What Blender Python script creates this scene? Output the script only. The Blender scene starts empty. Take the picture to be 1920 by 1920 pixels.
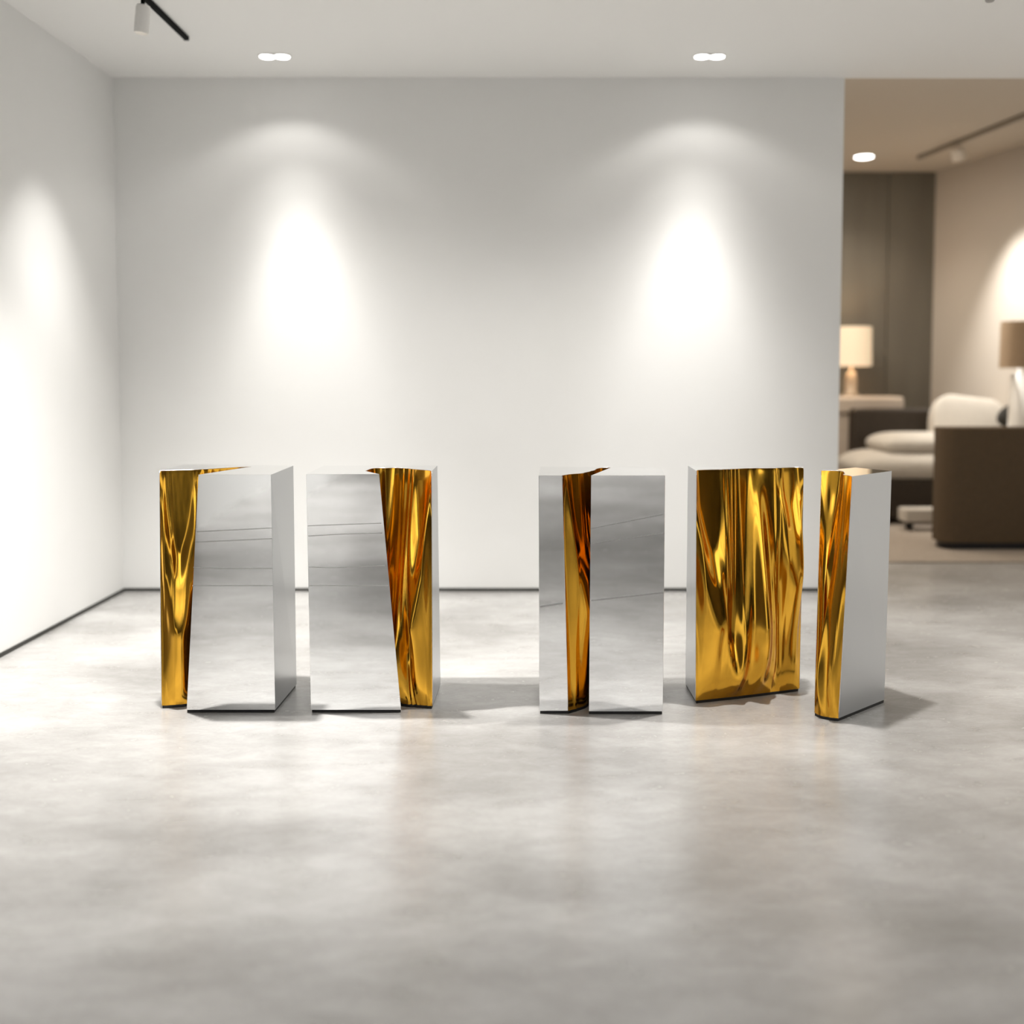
import bpy, bmesh, math, random
import numpy as np
from mathutils import Vector, Matrix

random.seed(4); rng = np.random.default_rng(7)
C = bpy.context.scene.collection
PI = math.pi

# ------------------------------------------------------------------ camera
HC, FPX, PITCH = 1.15, 2000.0, math.radians(3.5)
CX, CY = 997.0, 825.0                      # pixel of the optical axis
cp, sp = math.cos(PITCH), math.sin(PITCH)
def ray(px, py):
    a = (px-CX)/FPX; b = -(py-CY)/FPX
    return Vector((a, cp + b*sp, -sp + b*cp))
def at_z(px, py, z):
    r = ray(px, py); t = (z-HC)/r.z
    return Vector((r.x*t, r.y*t, z))
def at_y(px, py, Y):
    r = ray(px, py); t = Y/r.y
    return Vector((r.x*t, Y, HC + r.z*t))

cam = bpy.data.cameras.new('camera'); co = bpy.data.objects.new('camera', cam); C.objects.link(co)
co.location = (0, 0, HC); co.rotation_euler = (PI/2 - PITCH, 0, 0)
cam.sensor_width = 36; cam.lens = FPX/1920*36
cam.shift_x = -(CX-960)/1920; cam.shift_y = (CY-960)/1920
cam.dof.use_dof = True; cam.dof.focus_distance = 3.68; cam.dof.aperture_fstop = 0.95
cam.clip_end = 100
S = bpy.context.scene; S.camera = co
S.view_settings.view_transform = 'Standard'; S.view_settings.look = 'None'
S.view_settings.gamma = 1; S.view_settings.use_curve_mapping = False
S.view_settings.exposure = 0.0
S.cycles.max_bounces = 7; S.cycles.diffuse_bounces = 4; S.cycles.glossy_bounces = 5
S.cycles.use_adaptive_sampling = True; S.cycles.adaptive_threshold = 0.04
S.cycles.sample_clamp_indirect = 6
S.cycles.caustics_reflective = True; S.cycles.blur_glossy = 1.0

# ------------------------------------------------------------------ materials
def mat(name, col, rough=0.5, metal=0.0, emit=None, estr=0.0, spec=None, sheen=0):
    m = bpy.data.materials.new(name); m.use_nodes = True
    b = m.node_tree.nodes['Principled BSDF']
    b.inputs['Base Color'].default_value = (*col, 1)
    b.inputs['Roughness'].default_value = rough
    b.inputs['Metallic'].default_value = metal
    if spec is not None: b.inputs['Specular IOR Level'].default_value = spec
    if sheen: b.inputs['Sheen Weight'].default_value = sheen
    if emit:
        b.inputs['Emission Color'].default_value = (*emit, 1)
        b.inputs['Emission Strength'].default_value = estr
    return m
def add_noise(m, c1, c2, scale, lo=0.3, hi=0.7, detail=6, bump=0.0, bscale=None, rough=None, stretch=(1,1,1)):
    nt = m.node_tree; b = nt.nodes['Principled BSDF']
    tc = nt.nodes.new('ShaderNodeTexCoord'); mp = nt.nodes.new('ShaderNodeMapping')
    mp.inputs['Scale'].default_value = stretch
    nt.links.new(tc.outputs['Object'], mp.inputs['Vector'])
    n = nt.nodes.new('ShaderNodeTexNoise'); n.inputs['Scale'].default_value = scale; n.inputs['Detail'].default_value = detail
    n.inputs['Roughness'].default_value = 0.6
    nt.links.new(mp.outputs[0], n.inputs['Vector'])
    r = nt.nodes.new('ShaderNodeValToRGB')
    r.color_ramp.elements[0].position = lo; r.color_ramp.elements[1].position = hi
    r.color_ramp.elements[0].color = (*c1, 1); r.color_ramp.elements[1].color = (*c2, 1)
    nt.links.new(n.outputs['Fac'], r.inputs['Fac']); nt.links.new(r.outputs['Color'], b.inputs['Base Color'])
    if rough:
        mr = nt.nodes.new('ShaderNodeMapRange'); mr.inputs['To Min'].default_value = rough[0]; mr.inputs['To Max'].default_value = rough[1]
        nt.links.new(n.outputs['Fac'], mr.inputs['Value']); nt.links.new(mr.outputs[0], b.inputs['Roughness'])
    if bump:
        n2 = nt.nodes.new('ShaderNodeTexNoise'); n2.inputs['Scale'].default_value = bscale or scale; n2.inputs['Detail'].default_value = 3
        nt.links.new(mp.outputs[0], n2.inputs['Vector'])
        bp = nt.nodes.new('ShaderNodeBump'); bp.inputs['Strength'].default_value = bump; bp.inputs['Distance'].default_value = 0.01
        nt.links.new(n2.outputs['Fac'], bp.inputs['Height']); nt.links.new(bp.outputs[0], b.inputs['Normal'])
    return m

M = {}
M['white'] = add_noise(mat('white_plaster', (.84,.84,.825), .7, spec=.2), (.83,.83,.815), (.85,.85,.84), 1.5)
M['ceiling'] = mat('ceiling_white', (.86,.855,.835), .8, spec=.2)
M['gap'] = mat('shadow_gap', (.035,.035,.03), .6)
M['floor'] = mat('polished_concrete', (.5,.48,.46), .3)
def concrete(m):
    nt = m.node_tree; b = nt.nodes['Principled BSDF']
    tc = nt.nodes.new('ShaderNodeTexCoord')
    def noise(scale, detail, rough, st=(1,1,1)):
        mp = nt.nodes.new('ShaderNodeMapping'); mp.inputs['Scale'].default_value = st
        nt.links.new(tc.outputs['Object'], mp.inputs['Vector'])
        n = nt.nodes.new('ShaderNodeTexNoise'); n.inputs['Scale'].default_value = scale
        n.inputs['Detail'].default_value = detail; n.inputs['Roughness'].default_value = rough
        n.inputs['Distortion'].default_value = .4
        nt.links.new(mp.outputs[0], n.inputs['Vector']); return n
    big = noise(1.1, 4, .5, (1,1.6,1)); fine = noise(7, 8, .72, (1,2.2,1)); speck = noise(60, 4, .6, (1, 3, 1))
    def ramp(src, a, bb, lo, hi):
        r = nt.nodes.new('ShaderNodeValToRGB'); e = r.color_ramp.elements
        e[0].position, e[1].position = lo, hi; e[0].color = (*a,1); e[1].color = (*bb,1)
        nt.links.new(src.outputs['Fac'], r.inputs['Fac']); return r
    r1 = ramp(big, (.36,.352,.341), (.585,.58,.571), .33, .67)
    r2 = ramp(fine, (.76,.752,.74), (1.0,1.0,1.0), .28, .66)
    r3 = ramp(speck, (.93,.925,.92), (1.0,1.0,1.0), .35, .6)
    def mul(a, c):
        x = nt.nodes.new('ShaderNodeMix'); x.data_type = 'RGBA'; x.blend_type = 'MULTIPLY'; x.inputs[0].default_value = 1
        nt.links.new(a, x.inputs[6]); nt.links.new(c, x.inputs[7]); return x.outputs[2]
    nt.links.new(mul(mul(r1.outputs[0], r2.outputs[0]), r3.outputs[0]), b.inputs['Base Color'])
    mr = nt.nodes.new('ShaderNodeMapRange'); mr.inputs['From Min'].default_value = .3; mr.inputs['From Max'].default_value = .7
    mr.inputs['To Min'].default_value = .28; mr.inputs['To Max'].default_value = .25; mr.clamp = True
    nt.links.new(fine.outputs['Fac'], mr.inputs['Value']); nt.links.new(mr.outputs[0], b.inputs['Roughness'])
    b.inputs['Specular IOR Level'].default_value = .6
concrete(M['floor'])
M['silver'] = add_noise(mat('polished_steel', (.86,.87,.875), .035, 1.0), (.85,.86,.865), (.88,.885,.89), 3, bump=.02, bscale=5)
M['gold'] = mat('polished_gold', (.80,.43,.048), .15, 1.0)
M['brushed'] = mat('brushed_steel', (.49,.50,.51), .28, 1.0)
def brushed(m):
    nt = m.node_tree; b = nt.nodes['Principled BSDF']
    tc = nt.nodes.new('ShaderNodeTexCoord'); mp = nt.nodes.new('ShaderNodeMapping'); mp.inputs['Scale'].default_value = (1,1,.03)
    n = nt.nodes.new('ShaderNodeTexNoise'); n.inputs['Scale'].default_value = 90; n.inputs['Detail'].default_value = 2
    nt.links.new(tc.outputs['Object'], mp.inputs['Vector']); nt.links.new(mp.outputs[0], n.inputs['Vector'])
    mr = nt.nodes.new('ShaderNodeMapRange'); mr.inputs['To Min'].default_value = .11; mr.inputs['To Max'].default_value = .19
    nt.links.new(n.outputs['Fac'], mr.inputs['Value']); nt.links.new(mr.outputs[0], b.inputs['Roughness'])
brushed(M['gold'])
M['rim'] = mat('bright_edge_metal', (.93,.90,.85), .25, 1.0)
M['dark_unseen'] = add_noise(mat('dark_unseen_wall', (.10,.08,.065), .5), (.085,.068,.055), (.12,.098,.08), 4, stretch=(4,4,.4))  # unseen side walls, made dark so the gold folds reflect darkness
M['black'] = mat('black_base', (.008,.008,.008), .5)
M['reflection_line'] = mat('reflection_line_grey', (.60,.60,.595), .3, .9)
M['track'] = mat('black_track', (.005,.005,.005), .7, spec=.1)
M['lamp_metal'] = mat('pale_lamp_metal', (.85,.84,.82), .5)
M['taupe_metal'] = mat('taupe_track', (.30,.26,.21), .6)
M['grey_metal'] = mat('grey_lamp_metal', (.35,.34,.33), .5)
M['cream_spot'] = mat('cream_spotlight', (.74,.67,.58), .4)
M['lens'] = mat('lit_lens', (1,1,1), .4, emit=(1,.98,.94), estr=9)
M['lens_off'] = mat('dim_lens', (.9,.85,.78), .4, emit=(1,.9,.75), estr=.55)
M['trim_white'] = mat('downlight_rim', (.5,.495,.48), .5)
M['taupe_dark'] = add_noise(mat('dark_panel', (.15,.135,.108), .6), (.14,.125,.10), (.165,.15,.12), 2, stretch=(3,3,.4))
M['taupe'] = mat('taupe_plaster', (.55,.50,.44), .8, spec=.2)
M['lounge_ceiling'] = mat('taupe_ceiling', (.62,.56,.48), .8, spec=.2)
M['room_dark'] = mat('dark_unseen_rear', (.05,.043,.035), .8)  # unseen rear wall and ceiling, dark tone chosen for the gold to mirror
M['brown'] = add_noise(mat('brown_upholstery', (.088,.058,.030), .9), (.080,.052,.027), (.096,.064,.034), 60, bump=.15, bscale=300)
M['dark_leather'] = add_noise(mat('dark_brown_leather', (.026,.017,.009), .6), (.023,.015,.008), (.032,.021,.012), 20)
M['cream'] = add_noise(mat('cream_fabric', (.54,.50,.44), .9, sheen=.1), (.51,.47,.41), (.57,.53,.47), 40, bump=.15, bscale=250)
M['pale'] = add_noise(mat('pale_limed_wood', (.55,.47,.39), .5), (.52,.44,.36), (.58,.50,.42), 6, stretch=(1,6,6))
M['ceramic'] = mat('beige_ceramic', (.42,.35,.27), .4)
M['white_ceramic'] = mat('white_ceramic', (.78,.76,.72), .35)
M['shade_lit'] = mat('lit_linen_shade', (.80,.68,.52), .9, emit=(1,.78,.52), estr=.40)
M['shade_brown'] = add_noise(mat('brown_linen_shade', (.30,.21,.13), .9), (.27,.19,.115), (.33,.235,.15), 80)
M['dark_pillow'] = mat('charcoal_fabric', (.03,.027,.022), .9)
M['rug'] = add_noise(mat('taupe_rug', (.36,.31,.26), 1.0), (.32,.275,.23), (.40,.345,.29), 40, bump=.4, bscale=200)

# ------------------------------------------------------------------ mesh helpers
def link(name, bm, m, parent=None, smooth=False, loc=None, kind=None, keep=False):
    me = bpy.data.meshes.new(name)
    if not keep: bmesh.ops.recalc_face_normals(bm, faces=bm.faces)
    bm.to_mesh(me); bm.free()
    me.materials.append(m)
    if smooth:
        for p in me.polygons: p.use_smooth = True
    o = bpy.data.objects.new(name, me); C.objects.link(o)
    if parent is not None:
        o.parent = parent
        o.location = loc if loc is not None else -parent.location
    elif loc is not None: o.location = loc
    if kind: o['kind'] = kind
    return o
def thing(name, label, cat, loc, group=None):
    o = bpy.data.objects.new(name, None); C.objects.link(o); o.location = loc; o.empty_display_size = .1
    o['label'] = label; o['category'] = cat
    if group: o['group'] = group
    return o
def tag(o, label, cat, group=None):
    o['label'] = label; o['category'] = cat
    if group: o['group'] = group
    return o
def box(x0, x1, y0, y1, z0, z1, bev=0, seg=2):
    bm = bmesh.new(); bmesh.ops.create_cube(bm, size=1)
    bmesh.ops.scale(bm, vec=(x1-x0, y1-y0, z1-z0), verts=bm.verts)
    bmesh.ops.translate(bm, vec=((x0+x1)/2, (y0+y1)/2, (z0+z1)/2), verts=bm.verts)
    if bev: bmesh.ops.bevel(bm, geom=bm.edges[:], offset=bev, segments=seg, profile=.5, affect='EDGES')
    return bm
def cyl(c, r0, r1, z0, z1, n=40, bev=0):
    bm = bmesh.new()
    prof = [(0,z0),(r0,z0),(r1,z1),(0,z1)]
    return lathe(prof, c, n)
def lathe(prof, c=(0,0), n=40, rot=None, origin=(0,0,0)):
    bm = bmesh.new(); rows = []
    for r, z in prof:
        if r < 1e-6: rows.append([bm.verts.new((c[0], c[1], z))])
        else: rows.append([bm.verts.new((c[0]+r*math.cos(2*PI*k/n), c[1]+r*math.sin(2*PI*k/n), z)) for k in range(n)])
    for a, b in zip(rows, rows[1:]):
        for k in range(n):
            k2 = (k+1) % n
            q = [a[k % len(a)], a[k2 % len(a)], b[k2 % len(b)], b[k % len(b)]]
            q2 = []
            for v in q:
                if v not in q2: q2.append(v)
            if len(q2) > 2: bm.faces.new(q2)
    if rot is not None:
        bmesh.ops.rotate(bm, verts=bm.verts, cent=(0,0,0), matrix=rot)
        bmesh.ops.translate(bm, verts=bm.verts, vec=origin)
    return bm
def prism(poly, z0, z1, bev=0, seg=3):
    bm = bmesh.new()
    b = [bm.verts.new((x, y, z0)) for x, y in poly]; t = [bm.verts.new((x, y, z1)) for x, y in poly]
    n = len(poly)
    for i in range(n): bm.faces.new([b[i], b[(i+1)%n], t[(i+1)%n], t[i]])
    top = bm.faces.new(t); bm.faces.new(b[::-1])
    if bev: bmesh.ops.bevel(bm, geom=list(top.edges), offset=bev, segments=seg, profile=.5, affect='EDGES')
    return bm
def rrect(x0, x1, y0, y1, r, n=10):
    pts = []
    for cx, cy, a0 in ((x1-r, y1-r, 0), (x0+r, y1-r, 90), (x0+r, y0+r, 180), (x1-r, y0+r, 270)):
        for k in range(n+1):
            a = math.radians(a0 + 90*k/n); pts.append((cx+r*math.cos(a), cy+r*math.sin(a)))
    return pts
def cushion(c, s, e=.35, rot=None, nu=48, nv=24):
    bm = bmesh.new(); f = lambda w, p: math.copysign(abs(w)**p, w)
    rows = []
    for j in range(nv+1):
        ph = -PI/2 + PI*j/nv; row = []
        for k in range(nu):
            th = 2*PI*k/nu
            x = f(math.cos(ph), e*1.3)*f(math.cos(th), e); y = f(math.cos(ph), e*1.3)*f(math.sin(th), e); z = f(math.sin(ph), .8)
            z *= 1 - .25*max(abs(x), abs(y))**4
            row.append(bm.verts.new((x*s[0]/2, y*s[1]/2, z*s[2]/2)))
        rows.append(row)
    for a, b in zip(rows, rows[1:]):
        for k in range(nu): bm.faces.new([a[k], a[(k+1)%nu], b[(k+1)%nu], b[k]])
    bmesh.ops.remove_doubles(bm, verts=bm.verts, dist=1e-5)
    if rot is not None: bmesh.ops.rotate(bm, verts=bm.verts, cent=(0,0,0), matrix=rot)
    bmesh.ops.translate(bm, verts=bm.verts, vec=c)
    return bm
def tube(pts, r, n=6):
    bm = bmesh.new(); rows = []
    pts = [Vector(p) for p in pts]
    for i, p in enumerate(pts):
        d = (pts[min(i+1, len(pts)-1)] - pts[max(i-1, 0)]).normalized()
        u = d.cross(Vector((.31,.52,.8))).normalized(); w = d.cross(u)
        rows.append([bm.verts.new(p + r*(math.cos(2*PI*k/n)*u + math.sin(2*PI*k/n)*w)) for k in range(n)])
    for a, b in zip(rows, rows[1:]):
        for k in range(n): bm.faces.new([a[k], a[(k+1)%n], b[(k+1)%n], b[k]])
    bm.faces.new(rows[0][::-1]); bm.faces.new(rows[-1])
    return bm

# ------------------------------------------------------------------ the room
DW = 5.62                                     # gallery back wall
ZC = at_y(900, 145, DW).z                     # gallery ceiling
XL = at_y(222, 630, DW).x                     # left wall
XE = at_y(1576, 600, DW).x                    # free end of the back wall
ZL = ZC + .24                                 # lounge ceiling
YB = -7.6                                     # wall behind the camera
YF = at_z(1755, 322, ZL).y; XF = at_z(1755, 322, ZL).x    # far lounge corner
K = .2355
xr = lambda y: XF + (YF-y)*K
link('floor', box(XL-.1, 8.2, YB-.1, YF+.2, -.1, 0), M['floor'], kind='structure')
link('wall_back', box(XL-.1, XE, DW, DW+.14, 0, ZL), M['white'], kind='structure')
link('wall_left', box(XL-.1, XL, 3.7, DW, 0, ZC), M['white'], kind='structure')
link('wall_left_darkened', box(XL-.1, XL, .3, 3.7, 0, ZC), M['dark_unseen'], kind='structure')  # out-of-view stretch, darkened for the gold reflections
link('wall_left_entrance', box(XL-.1, XL, YB, .3, 0, ZC), M['white'], kind='structure')
link('ceiling', box(XL-.1, 8.2, -4.4, DW+.02, ZC, ZC+.1), M['ceiling'], kind='structure')
link('ceiling_rear_darkened', box(XL-.1, 8.2, YB, -4.4, ZC, ZC+.1), M['room_dark'], kind='structure')  # out-of-view ceiling, darkened for the gold reflections
link('ceiling_lounge', box(XE-2, 8.2, DW+.02, YF+.2, ZL, ZL+.1), M['lounge_ceiling'], kind='structure')
link('wall_rear_darkened', box(XL-.1, 8.2, YB-.1, YB, 0, ZC), M['room_dark'], kind='structure')
def slanted(name, y0, y1, z1, m):
    bm = bmesh.new()
    vs = [bm.verts.new(p) for p in ((xr(y1), y1, 0), (xr(y0), y0, 0), (xr(y0)+.1, y0, 0), (xr(y1)+.1, y1, 0))]
    vt = [bm.verts.new((v.co.x, v.co.y, z1)) for v in vs]
    for i in range(4): bm.faces.new([vs[i], vs[(i+1)%4], vt[(i+1)%4], vt[i]])
    bm.faces.new(vs); bm.faces.new(vt)
    return link(name, bm, m, kind='structure')
slanted('wall_right', DW+.02, YF+.1, ZL, M['taupe'])
slanted('wall_side', 2.6, DW+.02, ZC, M['white'])
slanted('wall_side_darkened', YB, 2.6, ZC, M['dark_unseen'])  # out-of-view stretch, darkened like the left one
# far wall of vertical panels
bm = box(XE-2, XF+.3, YF+.02, YF+.1, 0, ZL)
xs = [XE-2, at_y(1662, 600, YF).x-.75, at_y(1662, 600, YF).x, XF+.02]
for a, b in zip(xs, xs[1:]):
    t = box(a+.004, b-.004, YF, YF+.03, 0, ZL-.004); me = bpy.data.meshes.new('t'); t.to_mesh(me); bm.from_mesh(me); t.free()
link('wall_far', bm, M['taupe_dark'], kind='structure')
link('wall_lounge', box(XE-2.1, XE-2, DW+.14, YF+.1, 0, ZL), M['taupe'], kind='structure')
# shadow gap skirtings
link('baseboard_back', box(XL, XE+.004, DW-.006, DW, 0, .017), M['gap'], kind='structure')
link('baseboard_left', box(XL, XL+.006, 1.5, DW-.006, 0, .017), M['gap'], kind='structure')

# ------------------------------------------------------------------ the gold and steel blocks
H = .8165; Z0 = .010
def resample(pts, n):
    pts = np.array([[p[0], p[1]] for p in pts]); m = len(pts)
    # centripetal-ish Catmull-Rom through the points, uniform in arc length
    ext = np.vstack([2*pts[0]-pts[1], pts, 2*pts[-1]-pts[-2]])
    out = []
    for i in range(1, m):
        p0, p1, p2, p3 = ext[i-1], ext[i], ext[i+1], ext[i+2]
        for t in np.linspace(0, 1, 24, endpoint=False):
            out.append(.5*((2*p1) + (-p0+p2)*t + (2*p0-5*p1+4*p2-p3)*t*t + (-p0+3*p1-3*p2+p3)*t**3))
    out.append(pts[-1]); out = np.array(out)
    d = np.r_[0, np.cumsum(np.linalg.norm(np.diff(out, axis=0), axis=1))]
    s = np.linspace(0, d[-1], n)
    return np.c_[np.interp(s, d, out[:,0]), np.interp(s, d, out[:,1])], s
def sm(a, b, x):
    t = np.clip((x-a)/(b-a), 0, 1); return t*t*(3-2*t)
FLOOR, DARK, BRIGHT = -4.0, 3.6, 13.0          # tilt in degrees away from the neutral reflection
def swag(U, v, uc, w, k, stops, soft=.025, skew=0):
    """tilt (deg) along nested U curves; stops = [(p, tilt)...] going down"""
    s = (U-uc)/w; p = v + k*np.abs(s)**1.7 + skew*s
    t = np.full_like(p, stops[0][1])
    for (pb, tb), (_, ta) in zip(stops[1:], stops[:-1]):
        t = t + (tb-ta)*sm(pb-soft, pb+soft, p)
    return t, np.exp(-np.abs(s)**4)

def build_block(label, top, bottom, shell_top, shell_bot, field, satin, reflection_lines=(), N=230, NV=240, flip=False, open_end=True):
    """top/bottom: pixel chains of the gold cut; shell_*: remaining steel corners (from the end of the gold back to its start)"""
    def up(chain, z): return [at_z(x, y, z) if not isinstance(x, str) else None for x, y in chain]
    T = [at_z(x, y, H) for x, y in top]
    B = []
    for q in bottom: B.append(at_z(q[0], q[1], Z0) if q is not None else None)
    known = [i for i, b in enumerate(B) if b is not None]
    for i in range(len(B)):
        if B[i] is None:
            a = max([k for k in known if k < i]); c = min([k for k in known if k > i]); f = (i-a)/(c-a)
            d = (B[a]-T[a])*(1-f) + (B[c]-T[c])*f
            B[i] = T[i] + d; B[i].z = Z0
    bt, s = resample(T, N); bb, _ = resample(B, N)
    U = s[None,:]*np.ones((NV,1)); v = np.linspace(0, 1, NV)[:,None]*np.ones((1,N))
    h = field(U, v, s)
    tang = np.gradient(bt*.5+bb*.5, axis=0); tang /= np.linalg.norm(tang, axis=1)[:,None]
    nrm = np.c_[tang[:,1], -tang[:,0]]
    if flip: nrm = -nrm
    base = bt[None]*(1-v[...,None]) + bb[None]*v[...,None]
    P = base + nrm[None]*h[...,None]
    Z = H + (Z0-H)*v
    root = thing('sculptural_pedestal', label, 'pedestal', (float(np.mean(bb[:,0])), float(np.mean(bb[:,1])), 0), 'gold and mirrored steel pedestals')
    bm = bmesh.new()
    vv = [[bm.verts.new((P[j,i,0], P[j,i,1], Z[j,i])) for i in range(N)] for j in range(NV)]
    for j in range(NV-1):
        for i in range(N-1):
            f = [vv[j][i], vv[j+1][i], vv[j+1][i+1], vv[j][i+1]]
            bm.faces.new(f if not flip else f[::-1])
    link('gold_drape', bm, M['gold'], root, smooth=True, keep=True)
    # steel shell
    ST = [at_z(x, y, H) for x, y in shell_top]; SB = [at_z(x, y, Z0) for x, y in shell_bot]
    bm = bmesh.new()
    gt = [bm.verts.new((P[0,i,0], P[0,i,1], H)) for i in range(N)]
    gb = [bm.verts.new((P[-1,i,0], P[-1,i,1], Z0)) for i in range(N)]
    ct = [bm.verts.new(p) for p in ST]; cb = [bm.verts.new(p) for p in SB]
    bm.faces.new(gt + ct); bm.faces.new((gb + cb)[::-1])
    # loose vertical boundary follows the gold edge so that no slit opens
    lt, lb = [gt[-1]] + ct + [gt[0]], [gb[-1]] + cb + [gb[0]]
    for i in range(len(lt)-1):
        bm.faces.new([lt[i], lb[i], lb[i+1], lt[i+1]]).material_index = 1 if i in satin else 0
    o = link('steel_shell', bm, M['silver'], root)
    o.data.materials.append(M['brushed'])
    bv = o.modifiers.new('bevel', 'BEVEL'); bv.width = .0022; bv.segments = 2; bv.limit_method = 'ANGLE'; bv.angle_limit = math.radians(35)
    # bright thin rim around the gold cut
    pts = [(P[j,0,0], P[j,0,1], Z[j,0]) for j in range(NV-1, 0, -6)] + [(P[0,i,0], P[0,i,1], H) for i in range(0, N, 2)] + [(P[j,-1,0], P[j,-1,1], Z[j,-1]) for j in range(1, NV, 6)]
    link('edge_trim', tube(pts, .0011), M['rim'], root, smooth=True)['label'] = 'thin bright metal edge around the gold'
    # thin grey strips standing in for reflected lines on the steel front
    for pl_, w_ in reflection_lines:
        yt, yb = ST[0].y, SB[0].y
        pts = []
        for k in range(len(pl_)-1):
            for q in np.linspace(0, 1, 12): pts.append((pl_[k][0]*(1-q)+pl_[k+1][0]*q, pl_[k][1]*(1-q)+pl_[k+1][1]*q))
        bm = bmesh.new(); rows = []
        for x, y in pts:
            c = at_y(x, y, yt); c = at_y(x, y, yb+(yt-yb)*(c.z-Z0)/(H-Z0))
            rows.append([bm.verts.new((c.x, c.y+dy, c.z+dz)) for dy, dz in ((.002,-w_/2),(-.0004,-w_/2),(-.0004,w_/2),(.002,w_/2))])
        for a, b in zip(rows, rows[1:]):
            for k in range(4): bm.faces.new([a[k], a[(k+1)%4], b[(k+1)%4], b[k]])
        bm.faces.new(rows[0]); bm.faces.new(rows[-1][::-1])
        link('reflection_line', bm, M['reflection_line'], root)
    # recessed black base
    foot = [(P[-1,i,0], P[-1,i,1]) for i in range(0, N, 6)] + [(p.x, p.y) for p in SB]
    cx = sum(p[0] for p in foot)/len(foot); cy = sum(p[1] for p in foot)/len(foot)
    cx = sum(p.x for p in SB)/len(SB)*.5+cx*.5; cy = sum(p.y for p in SB)/len(SB)*.5+cy*.5
    foot = [(cx+(x-cx)*.985, cy+(y-cy)*.985) for x, y in foot]
    link('base_plate', prism(foot, 0, Z0+.001), M['black'], root)
    return root

HEI = H - Z0
SMU, LAT = .0065, .5
def blur(a, sig, axis):
    n = max(1, int(3*sig)); k = np.exp(-.5*(np.arange(-n, n+1)/sig)**2); k /= k.sum()
    a = np.moveaxis(a, axis, -1)
    p = np.concatenate([a[..., :1].repeat(n, -1), a, a[..., -1:].repeat(n, -1)], -1)
    o = sum(p[..., i:i+a.shape[-1]]*k[i] for i in range(2*n+1))
    return np.moveaxis(o, -1, axis)
def integrate(tilt, U, v, W, s, fade=.03, lateral=None, lim=None, keep=0.12):
    """tilt in degrees relative to the neutral mirror of the floor -> outward height"""
    base = 3.0 + 6.0*v
    slope = np.tan(np.radians(np.clip(tilt + base, -50, 60)))
    dv = HEI/(v.shape[0]-1)
    h = np.cumsum(slope, axis=0)*dv
    h = h - h[:1]
    # come back to the cut line at the foot
    e = h[-1:]
    fl = np.clip((2.0-tilt)/7.0, 0, 1)*sm(.2, .45, v) + .35*sm(.7, 1.0, v) + .02
    fl = blur(fl, SMU*1.5/(s[1]-s[0]), 1)
    cum = np.cumsum(fl, axis=0); h = h - e*cum/cum[-1:]
    mx = blur(h.max(axis=0, keepdims=True), .03/(s[1]-s[0]), 1); h = h - .4*mx*(1-sm(.7,1,v))
    h = blur(h, SMU/(s[1]-s[0]), 1); h = blur(h, .006/dv, 0)
    if lateral is not None: h = h + lateral*LAT*(1-.75*sm(.78,1,v))
    a = np.clip(s/fade, 0, 1); b = np.clip((W-s)/fade, 0, 1)
    w = np.sin(a*PI/2)*np.sin(b*PI/2)
    w[s > W] = 0
    return h*w[None,:]
def ridge(U, v, u0, u1, width, amp, bend=0, v0=-1, v1=2):
    c = u0 + (u1-u0)*v + bend*np.sin(PI*v)
    return amp*np.exp(-((U-c)/width)**2)*sm(v0-.12, v0+.02, v)*(1-sm(v1-.05, v1+.1, v))

def combine(fields, base):
    num = base*.05; den = np.full_like(base, .05)
    for t, w in fields: num = num + t*w; den = den + w
    return num/den
D_, B_, F_ = DARK, BRIGHT, FLOOR
S1 = [(-9, D_), (.36, B_), (.51, D_), (.69, F_)]
S2 = [(-9, D_), (.76, B_), (.92, F_)]
S3 = [(-9, D_), (.17, B_), (.34, D_), (.53, F_)]

def f_wide(U, v, s):
    W = s[-1]; a = U/W
    t1 = swag(a, v, .15+.02*v, .16, .33, S1, skew=.02)
    t2 = swag(a, v, .345-.03*v, .13, .38, S2)
    t3 = swag(a, v, .89+.0*v, .14, .30, S3)
    c = .60 - .14*v                               # the long slanting fold in the middle
    g = np.exp(-((a-c)/.055)**2)*(1-sm(.45,.75,v))
    tm = D_ + (B_-D_)*g + (F_-D_)*sm(.55,.9,v)
    wm = np.exp(-np.abs((a-(.60-.06*v))/.16)**4)
    t = combine([t1, t2, t3, (tm, wm)], np.full_like(U, D_))
    L = sum(ridge(U, v, W*x0, W*x1, W*wd, am, bd) for x0, x1, wd, am, bd in (
        (.27,.20,.014,.0045,.004), (.305,.225,.010,.0035,.004), (.345,.25,.012,.0045,.003), (.385,.27,.010,.0035,.003), (.42,.39,.010,.004,.0),
        (.56,.40,.034,.008,-.006), (.755,.70,.011,.006,.0), (.785,.725,.009,-.004,.0), (.82,.80,.014,.004,0), (.96,.93,.012,.004,0)))
    return integrate(t, U, v, W, s, fade=.022, lateral=L)
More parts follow.
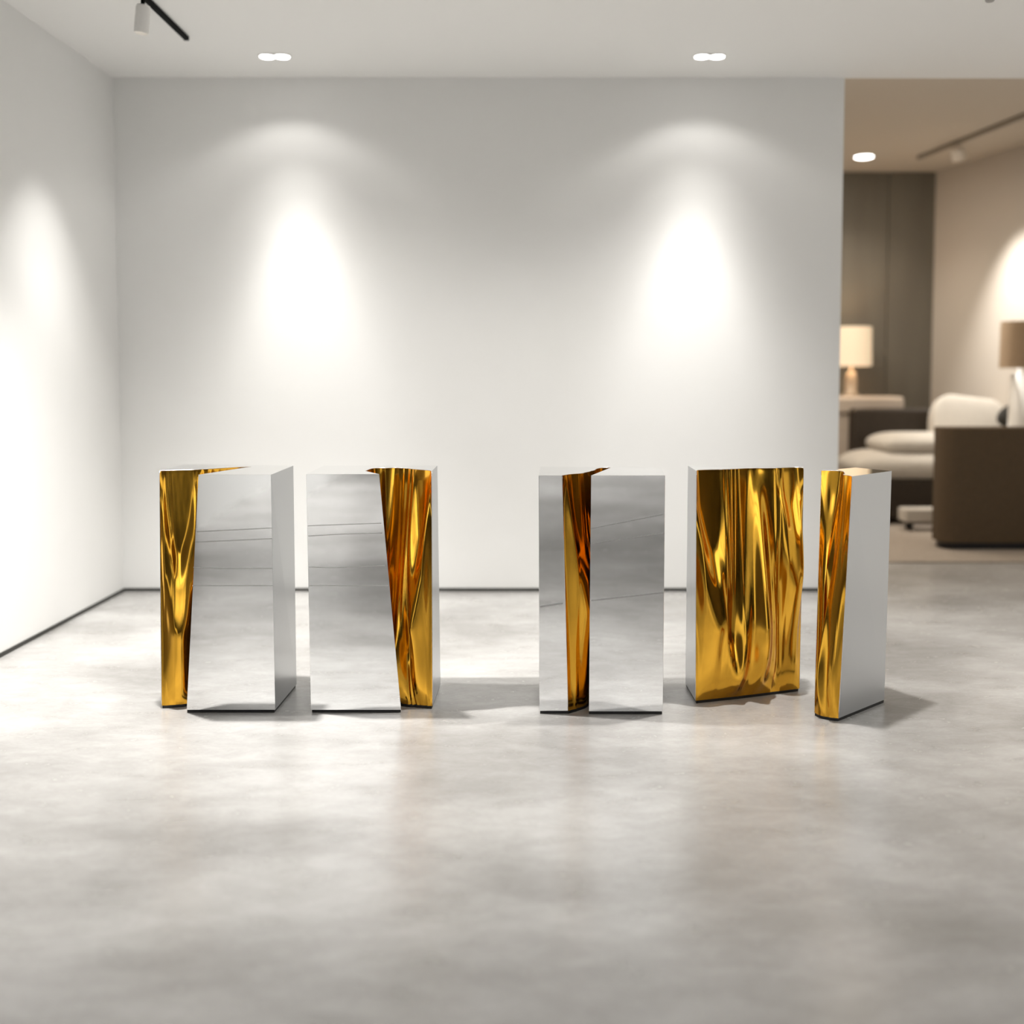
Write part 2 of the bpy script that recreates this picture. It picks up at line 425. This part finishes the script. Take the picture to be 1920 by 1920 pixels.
def f_left(U, v, s):                              # gold to the left of the first block
    W = s[-1]; vis = .137
    a = U/vis
    t1 = swag(a, v, .50, .48, .40, [(-9,D_),(.37,B_),(.49,D_),(.70,F_)], skew=.03)
    deep = (np.full_like(U, D_), sm(1.0, 1.15, a)*np.ones_like(U))
    t = combine([t1, deep], np.full_like(U, D_))
    L = sum(ridge(U, v, vis*x0, vis*x1, .006, am, bd) for x0, x1, am, bd in (
        (.10,.10,.003,0), (.22,.38,.003,.006), (.88,.72,.004,0), (1.08,.95,.004,0), (1.35,1.2,.004,0), (1.55,1.5,.004,0), (1.75,1.7,.003,0)))
    h = integrate(t - 4.5*(1-sm(.35,.6,v)), U, v, vis*1.25, s, fade=.02)
    q = np.clip(s/.012,0,1)*np.clip((W-s)/.3,0,1)
    return h + L*LAT*q[None]
def f_right(U, v, s):                             # gold to the right of the second block (starts at its right edge)
    W = s[-1]; vis = .185
    a = U/vis
    t1 = swag(a, v, .28, .27, .42, [(-9,D_),(.30,B_),(.46,D_),(.68,F_)], skew=-.02)
    t2 = swag(a, v, .85-.1*v, .2, .3, [(-9,D_),(.80,B_),(.93,F_)])
    t = combine([t1, t2], np.full_like(U, D_))
    L = sum(ridge(U, v, vis*x0, vis*x1, wd, am, bd) for x0, x1, wd, am, bd in (
        (.58,.35,.0055,.0045,.010), (.66,.40,.005,-.004,.010), (.72,.46,.006,.005,.010), (.80,.50,.005,-.004,.008), (.88,.55,.006,.005,.006), (1.0,.70,.008,.004,0), (.08,.10,.005,.003,0)))
    h = integrate(t, U, v, vis*1.2, s, fade=.02)
    q = np.clip(s/.012,0,1)*np.clip((W-s)/.3,0,1)
    return h + L*LAT*q[None]
def f_slot(U, v, s):
    W = s[-1]; vis = .20
    a = U/vis
    t1 = swag(a, v, .50, .42, .45, [(-9,D_),(.34,B_),(.46,D_),(.60,F_)])
    t = combine([t1], np.full_like(U, D_))
    L = sum(ridge(U, v, vis*x0, vis*x1, wd, am, bd) for x0, x1, wd, am, bd in (
        (.14,.20,.010,.005,.01), (.62,.62,.006,.004,.0), (.70,.68,.006,-.004,0), (.92,1.0,.010,.006,0), (1.25,1.25,.02,.012,0)))
    h = integrate(t, U, v, vis*1.1, s, fade=.03)
    q = np.clip(s/.012,0,1)*np.clip((W-s)/.2,0,1)
    return h*.6 + L*LAT*q[None]
def f_end(U, v, s):
    W = s[-1]; a = U/W
    t1 = swag(a, v, .17, .17, .25, [(-9,B_),(.10,D_),(.20,B_),(.31,D_),(.50,F_)])
    t2 = swag(a, v, .30, .3, .5, [(-9,D_),(.98,B_-4),(1.2,F_)], skew=.3)
    t = combine([t1, (t2[0], t2[1]*sm(.45,.7,v))], np.full_like(U, D_))
    L = sum(ridge(U, v, W*x0, W*x1, W*wd, am, bd) for x0, x1, wd, am, bd in (
        (.80,.72,.06,.008,.0), (.62,.60,.04,-.006,.0)))
    return .5*integrate(t, U, v, W, s, fade=.035, lateral=L*1.3)

build_block('square pedestal with gold drape at left and clear gold slit on top, leftmost of all',
    [(299,883),(335,882.4),(366,881.2),(404,878.4),(440,876.3),(471,874.9)],
    [(303,1323),(327,1321.5),(350,1319),None,None,(440,1292)],
    [(372,890),(508,890),(550,873),(345,870.5)], [(350,1331),(516,1331),(556,1283),(348,1281)], f_left, (2,),
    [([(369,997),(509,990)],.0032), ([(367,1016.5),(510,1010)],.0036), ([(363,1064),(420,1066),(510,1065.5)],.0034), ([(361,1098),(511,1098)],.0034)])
build_block('square pedestal with slanting steel front at left and creased gold drape at right',
    [(809,884),(780,882),(745,879),(715,877.6),(697,878.6),(685,883)],
    [(811,1324),(783,1321.5),(757,1319),None,None,(690,1310)],
    [(711,889),(574,889),(607,873),(820,872.8)], [(752,1331),(583,1331),(612,1282),(826,1283)], f_right, (4,),
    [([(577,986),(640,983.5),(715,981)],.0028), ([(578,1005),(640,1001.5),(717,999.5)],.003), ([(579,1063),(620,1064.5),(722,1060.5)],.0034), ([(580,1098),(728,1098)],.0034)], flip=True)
build_block('square pedestal with narrow gold crevice between two grey mirrored front faces',
    [(1054,891.5),(1075,889.5),(1098,888),(1108,884.5),(1116,880),(1126,877.6),(1145,876.8)],
    [(1065,1333),(1083,1327.5),(1098,1322),None,None,None,(1142,1288)],
    [(1108,891.5),(1247,891.5),(1240,876.5),(1013,875),(1010,891.5)], [(1104,1334),(1243,1334),(1237,1284),(1013,1284),(1011,1333)], f_slot, (),
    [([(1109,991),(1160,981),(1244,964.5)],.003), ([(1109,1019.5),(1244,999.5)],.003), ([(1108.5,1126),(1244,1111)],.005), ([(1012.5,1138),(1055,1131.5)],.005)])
build_block('wide pedestal with gold drapery over its whole front, second from right',
    [(1306,883),(1356,881.7),(1406,880.2),(1456,878.7),(1507,877)],
    [(1304,1314),(1352,1308.5),(1400,1303.2),(1450,1297),(1499,1291)],
    [(1500,873.4),(1290,873)], [(1494,1281),(1285,1281)], f_wide, (2,))
build_block('narrow wedge pedestal with plain steel side turned right, rightmost of all',
    [(1540,882.2),(1558,882.9),(1574,883.6),(1577,886.5),(1576,890),(1586,891.8),(1598,893)],
    [(1527,1336),(1534,1340),(1542,1342.5),(1549,1344),(1555,1345),(1563,1346),(1572,1347)],
    [(1672,883),(1604,876.6)], [(1658,1312),(1592,1296)], f_end, (0,))

# ------------------------------------------------------------------ ceiling fittings of the gallery
def downlight(px, py, label):
    p = at_z(px, py, ZC); t = thing('recessed_downlight', label, 'ceiling light', (p.x, p.y, ZC), 'twin downlights in the gallery ceiling')
    r, g = .036, .0365
    pill = []
    for k in range(25):
        a = -PI/2 + PI*k/24; pill.append((g + (r+.006)*math.cos(a), (r+.006)*math.sin(a)))
    for k in range(25):
        a = PI/2 + PI*k/24; pill.append((-g + (r+.006)*math.cos(a), (r+.006)*math.sin(a)))
    link('rim', prism([(x+p.x, y+p.y) for x, y in pill], ZC-.004, ZC+.01), M['trim_white'], t)
    for sx in (-1, 1):
        link('lamp_lens', lathe([(0,-.0065),(r*.96,-.0065),(r,-.004),(r,.0)], (0,0)), M['lens'], t, loc=(sx*g, 0, 0), smooth=False)
    return p
d1 = downlight(515, 105, 'lit twin recessed downlight in ceiling above the left pedestals')
d2 = downlight(1330.5, 105, 'lit twin recessed downlight in ceiling above the right pedestals')

# black track and its spotlight, upper left
a = at_z(349, 67, ZC); XT = a.x
t = thing('lighting_track', 'black ceiling lighting track running towards the back wall, upper left', 'lighting track', (XT, a.y, ZC))
link('rail', box(XT-.011, XT+.011, 2.2, a.y, ZC-.020, ZC, .002, 1), M['track'], t)
link('end_cap', box(XT-.012, XT+.012, a.y-.002, a.y+.006, ZC-.021, ZC, .002, 1), M['track'], t)
def spot_head(root, top, L, r, tilt, m, lensm, name_stem=True):
    """stem from the track, then a canister pointing along tilt (Matrix)"""
    link('stem', cyl((top.x, top.y), .008, .008, top.z-.05, top.z, 16), M['track'] if m is M['lamp_metal'] else m, root, smooth=True)
    o = Vector((top.x, top.y, top.z-.05))
    link('canister', lathe([(0,.02),(r*.9,.02),(r,.012),(r,-L),(r*.88,-L),(r*.86,-L+.02),(0,-L+.02)], n=40, rot=tilt, origin=o), m, root, smooth=False)
    link('lamp_lens', lathe([(0,-L+.012),(r*.8,-L+.012),(r*.8,-L+.018),(0,-L+.018)], n=32, rot=tilt, origin=o), lensm, root)
sp0 = Vector((XT-.0, 4.40, ZC-.02))
t = thing('track_spotlight', 'pale grey cylindrical spotlight hanging from the black ceiling track', 'spotlight', sp0)
spot_head(t, sp0, .09, .029, Matrix.Rotation(math.radians(6), 3, 'Y'), M['lamp_metal'], M['lens_off'])
q = at_y(1856, 3, 4.36)
t = thing('ceiling_spotlight', 'small grey spotlight tip at upper right edge of the gallery ceiling', 'spotlight', (q.x, q.y, ZC))
link('canopy', cyl((q.x, q.y), .03, .03, ZC-.008, ZC, 32), M['lamp_metal'], t, smooth=False)
link('canister', lathe([(0,ZC-.006),(.017,ZC-.006),(.018,q.z+.004),(.015,q.z),(0,q.z)], (q.x, q.y), 32), M['grey_metal'], t)

# ------------------------------------------------------------------ the lounge
p = at_z(1620, 293, ZL)
t = thing('round_downlight', 'single lit round downlight in the taupe lounge ceiling', 'ceiling light', (p.x, p.y, ZL))
link('rim', cyl((p.x, p.y), .085, .09, ZL-.006, ZL, 40), M['trim_white'], t)
link('lamp_lens', lathe([(0,-.012),(.06,-.012),(.074,-.006),(.074,.0)]), M['lens'], t, loc=(0,0,0))
LD = p
a = at_z(1723, 292, ZL); b = at_z(1920, 213, ZL); dd = (b-a).normalized(); b2 = a + dd*3.6
t = thing('lighting_track', 'thin taupe track on the lounge ceiling beside its right wall', 'lighting track', (a.x, a.y, ZL))
nn = Vector((-dd.y, dd.x, 0))*.016
link('rail', prism([(v.x, v.y) for v in (a+nn, a-nn, b2-nn, b2+nn)], ZL-.03, ZL), M['taupe_metal'], t)
hp = at_z(1796, 263, ZL); hp.z = ZL-.03
t = thing('track_spotlight', 'pale round spotlight hanging from the taupe lounge ceiling track', 'spotlight', hp)
spot_head(t, hp, .07, .052, Matrix.Rotation(math.radians(-20), 3, 'Y') @ Matrix.Rotation(math.radians(15), 3, 'X'), M['cream_spot'], M['lens_off'])

# rug
rg0 = at_z(1700, 1056, 0).y
o = link('area_rug', box(2.0, xr(8.9)-.06, rg0, YF-.5, 0, .012, .004, 1), M['rug'])
tag(o, 'flat taupe rug under the lounge sofas', 'rug')

# near sofa seen from behind
Yc = at_z(1800, 1036, 0).y + .02
x0 = at_y(1769, 900, Yc).x; x1 = xr(Yc)-.12; zt = at_y(1850, 803, Yc).z; yd = .70
t = thing('brown_sofa', 'brown upholstered sofa seen from behind at right edge of lounge', 'sofa', ((x0+x1)/2, Yc+.5, 0))
outer = rrect(x0, x1, Yc, Yc+yd, .12, 10)
inner_y = Yc+.24
shell = prism(rrect(x0, x1, Yc, Yc+.26, .10, 10), .06, zt, .045, 4)
link('back_frame', shell, M['brown'], t, smooth=False)
kx = lambda y: x0 + .03 + (y-Yc)*.42
link('seat_base', prism([(kx(Yc+.2)+.02, Yc+.2), (x1-.01, Yc+.2), (x1-.01, Yc+yd), (kx(Yc+yd)+.02, Yc+yd)], .06, .34, .02, 3), M['brown'], t)
link('armrest', prism([(kx(Yc+.22), Yc+.22), (kx(Yc+.22)+.2, Yc+.22), (kx(Yc+yd)+.2, Yc+yd), (kx(Yc+yd), Yc+yd)], .06, .60, .04, 4), M['brown'], t)
link('armrest', prism(rrect(x1-.2, x1, Yc+.22, Yc+yd, .05, 6), .06, .60, .04, 4), M['brown'], t)
link('seat_cushion', cushion(((x0+x1)/2+.12, Yc+.48, .42), (x1-x0-.64, .42, .18)), M['cream'], t, smooth=True)
link('plinth', prism(rrect(x0+.03, x1-.03, Yc+.04, Yc+.24, .08, 8), .0125, .062), M['black'], t)
# the far sofa
Ys = 8.15
bx0 = at_y(1600, 800, 8.7).x; bx1 = xr(8.7)-.2
zt2 = at_y(1680, 766, 8.70).z
sofa = t = thing('leather_sofa', 'dark brown sofa with pale cushions facing the gallery', 'sofa', ((bx0+bx1)/2, 8.4, 0))
link('back_frame', box(bx0, bx1, 8.70, 8.86, .05, zt2, .03, 3), M['dark_leather'], t)
link('seat_base', box(bx0+.02, bx1, 8.06, 8.72, .05, .36, .03, 3), M['dark_leather'], t)
zA = at_y(1700, 850, 8.05).z; zB = at_y(1700, 906, 8.05).z; xa = at_y(1606, 880, 8.05).x
link('seat_cushion', cushion(((xa+bx1)/2, 8.36, (zA+zB)/2), (bx1-xa, .64, zA-zB+.02), .3), M['cream'], t, smooth=True)
zA2 = at_y(1700, 820, 8.2).z; xb = at_y(1650, 840, 8.2).x
link('loose_cushion', cushion(((xb+bx1)/2, 8.38, (zA+zA2)/2-.005), (bx1-xb, .55, zA2-zA+.07), .3), M['cream'], t, smooth=True)
for fx in (bx0+.1, bx1-.1):
    for fy in (8.15, 8.8):
        link('leg', cyl((fx, fy), .02, .025, .0125, .055, 16), M['black'], t)
# cushions leaning on it
cxa = at_y(1745, 800, 8.5).x; zc1 = at_y(1800, 744, 8.5).z
link('back_cushion', cushion((cxa+.29, 8.50, zc1-.225), (.58, .17, .46), .2, Matrix.Rotation(math.radians(-14), 3, 'X') @ Matrix.Rotation(math.radians(7), 3, 'Y')), M['cream'], sofa, smooth=True)
pc = at_y(1893, 783, 8.2)
o = link('throw_pillow', cushion((0,0,0), (.17, .10, .17), .4, Matrix.Rotation(math.radians(-20), 3, 'X') @ Matrix.Rotation(math.radians(38), 3, 'Y')), M['dark_pillow'], smooth=True, loc=(pc.x, 8.2, pc.z))
tag(o, 'small charcoal throw pillow in front of the cream back cushion', 'pillow')
# low pale table in front of the far sofa
lx = at_y(1697, 967, 7.72); lz0 = at_y(1697, 980, 7.72).z; lz1 = at_y(1697, 955, 7.72).z
t = thing('coffee_table', 'low pale coffee table half hidden behind the brown sofa', 'table', (lx.x+.4, 7.85, 0))
link('tabletop', box(lx.x, lx.x+.9, 7.72, 7.88, lz0, lz1, .012, 2), M['cream'], t)
for fx in (lx.x+.06, lx.x+.84):
    for fy in (7.76, 7.84):
        link('leg', cyl((fx, fy), .015, .015, .0125, lz0+.005, 12), M['black'], t)
# console with lamp on the left
Yk = 8.92
kz1 = at_y(1640, 744, Yk).z; kz0 = at_y(1640, 776, Yk).z; kx1 = at_y(1697, 760, Yk).x; kx0 = kx1-1.15
lx1 = at_y(1598, 800, Yk).x
t = thing('console_table', 'pale console table with thick rounded top behind the dark sofa', 'table', ((kx0+kx1)/2, Yk+.2, 0))
link('tabletop', box(kx0, kx1, Yk, Yk+.38, kz0, kz1, .03, 4), M['pale'], t)
link('leg', box(lx1-.16, lx1, Yk+.03, Yk+.35, .012, kz0+.002, .01, 2), M['pale'], t)
link('leg', box(kx0+.1, kx0+.26, Yk+.03, Yk+.35, .012, kz0+.002, .01, 2), M['pale'], t)
def lamp(name, label, c, z0, z1, z2, r, base_r, shade, bm_, bases, inner=None):
    t = thing(name, label, 'lamp', (c[0], c[1], z0))
    link('base', lathe([(0,z0),(base_r*1.5,z0),(base_r*1.5,z0+.02),(base_r,z0+.035),(base_r*1.05,(z0+z1)/2),(base_r*.8,z1-.05),(.012,z1-.04),(.012,z1+.06),(0,z1+.06)], c, 32), bases, t, smooth=True)
    link('lamp_shade', lathe([(r,z1),(r*.97,z2),(r*.95,z2),(r*.98,z1),(r,z1)], c, 48), shade, t, smooth=False)
    link('bulb', lathe([(0,z1+.05),(.03,z1+.07),(.035,z1+.11),(.02,z1+.15),(0,z1+.155)], c, 20), bm_, t, smooth=True)
    return t
Yq = Yk+.2
lc = at_y(1597, 650, Yq)
lamp('table_lamp', 'lit table lamp with cream drum shade on pale console', (lc.x, Yq), kz1, at_y(1600, 686, Yq).z, at_y(1600, 613, Yq).z, .168, .045, M['shade_lit'], M['lens'], M['ceramic'])
Yr = 8.05
rc = at_y(1913, 650, Yr)
lamp('floor_lamp', 'unlit lamp with brown drum shade and white column at right edge', (rc.x, Yr), .0125, at_y(1900, 690, Yr).z, at_y(1900, 603, Yr).z, .145, .075, M['shade_brown'], M['white_ceramic'], M['white_ceramic'])

# ------------------------------------------------------------------ lights
def spot(loc, target, power, angle, blend, size=.03, col=(1,.97,.93)):
    l = bpy.data.lights.new('spot_lamp', 'SPOT'); l.energy = power; l.spot_size = math.radians(angle); l.spot_blend = blend
    l.shadow_soft_size = size; l.color = col
    o = bpy.data.objects.new('spot_lamp', l); C.objects.link(o); o.location = loc
    o.rotation_euler = (Vector(target)-Vector(loc)).to_track_quat('-Z', 'Y').to_euler(); return o
def area(loc, rot, sx, sy, power, col=(1,1,1)):
    l = bpy.data.lights.new('fill_panel', 'AREA'); l.shape = 'RECTANGLE'; l.size = sx; l.size_y = sy; l.energy = power; l.color = col
    o = bpy.data.objects.new('fill_panel', l); C.objects.link(o); o.location = loc; o.rotation_euler = rot; return o
for d in (d1, d2):
    lo = Vector((d.x, d.y, ZC-.03)); tx = d.x*.93
    spot(lo, (tx, DW+.02, .1), 66, 40, 1)
    spot(lo, (tx, DW-.05, 0), 54, 54, 1)
    spot(lo, (tx, DW-.05, 0), 26, 74, 1)
    spot(lo, lo+Vector((0,.03,-1)), 5, 128, .35)
lo = Vector((XT-.02, 4.76, ZC-.08))
spot(lo, (XL, 4.76, .3), 40, 40, 1)
spot(lo, (XL, 4.72, .2), 78, 64, 1)
# downlights over the pedestals; the rightmost one is added to brighten the floor
for x, e in ((d1.x, 270), (d2.x, 125), (3.2, 130)):
    spot((x, 3.72, ZC-.02), (x, 3.74, 0), e*1.9, 94, 1, .04)
for x in (d1.x, d2.x): spot((x, 3.9, ZC-.02), (x*.45, DW, .25), 90, 70, 1, .05)  # extra unseen spots, added to lift the lower back wall
spot((4.3, 4.5, ZC-.03), (xr(4.6), 4.6, .4), 320, 80, 1)  # unseen spot added to brighten the side wall mirrored in the steel
# unseen fill panels added behind the camera for bright gold reflections
for x in (-1.25, .55, 2.35):
    area((x, -2.2, ZC-.015), (0,0,0), 1.55, 4.2, 36)
for y, e in ((-.7, 190), (-2.6, 260), (-4.6, 260)):  # unseen spots added to brighten the rear floor the steel reflects
    for x, g in ((-1.3, 1), (1.2, .45), (3.4, .5)): spot((x, y, ZC-.02), (x, y, 0), e*g, 100, 1, .05)
# lounge
spot((LD.x, LD.y, ZL-.03), (LD.x, LD.y, 0), 40, 120, .8, .06, (1,.9,.78))
spot((hp.x+.05, hp.y+.02, hp.z-.16), (xr(8.2), 8.2, .75), 230, 72, 1, .03, (1,.97,.92))
area((1.6, 7.4, ZL-.02), (0,0,0), 1.2, 2.2, 70, (1,.88,.74))  # hidden fill panel added to lift the lounge
pl = bpy.data.lights.new('lamp_bulb', 'POINT'); pl.energy = 5; pl.color = (1,.75,.5); pl.shadow_soft_size = .05
po = bpy.data.objects.new('lamp_bulb', pl); C.objects.link(po); po.location = (lc.x, Yq, lc.z)

w = bpy.data.worlds.new('world'); S.world = w; w.use_nodes = True
w.node_tree.nodes['Background'].inputs['Color'].default_value = (.9,.95,1,1)
w.node_tree.nodes['Background'].inputs['Strength'].default_value = .3
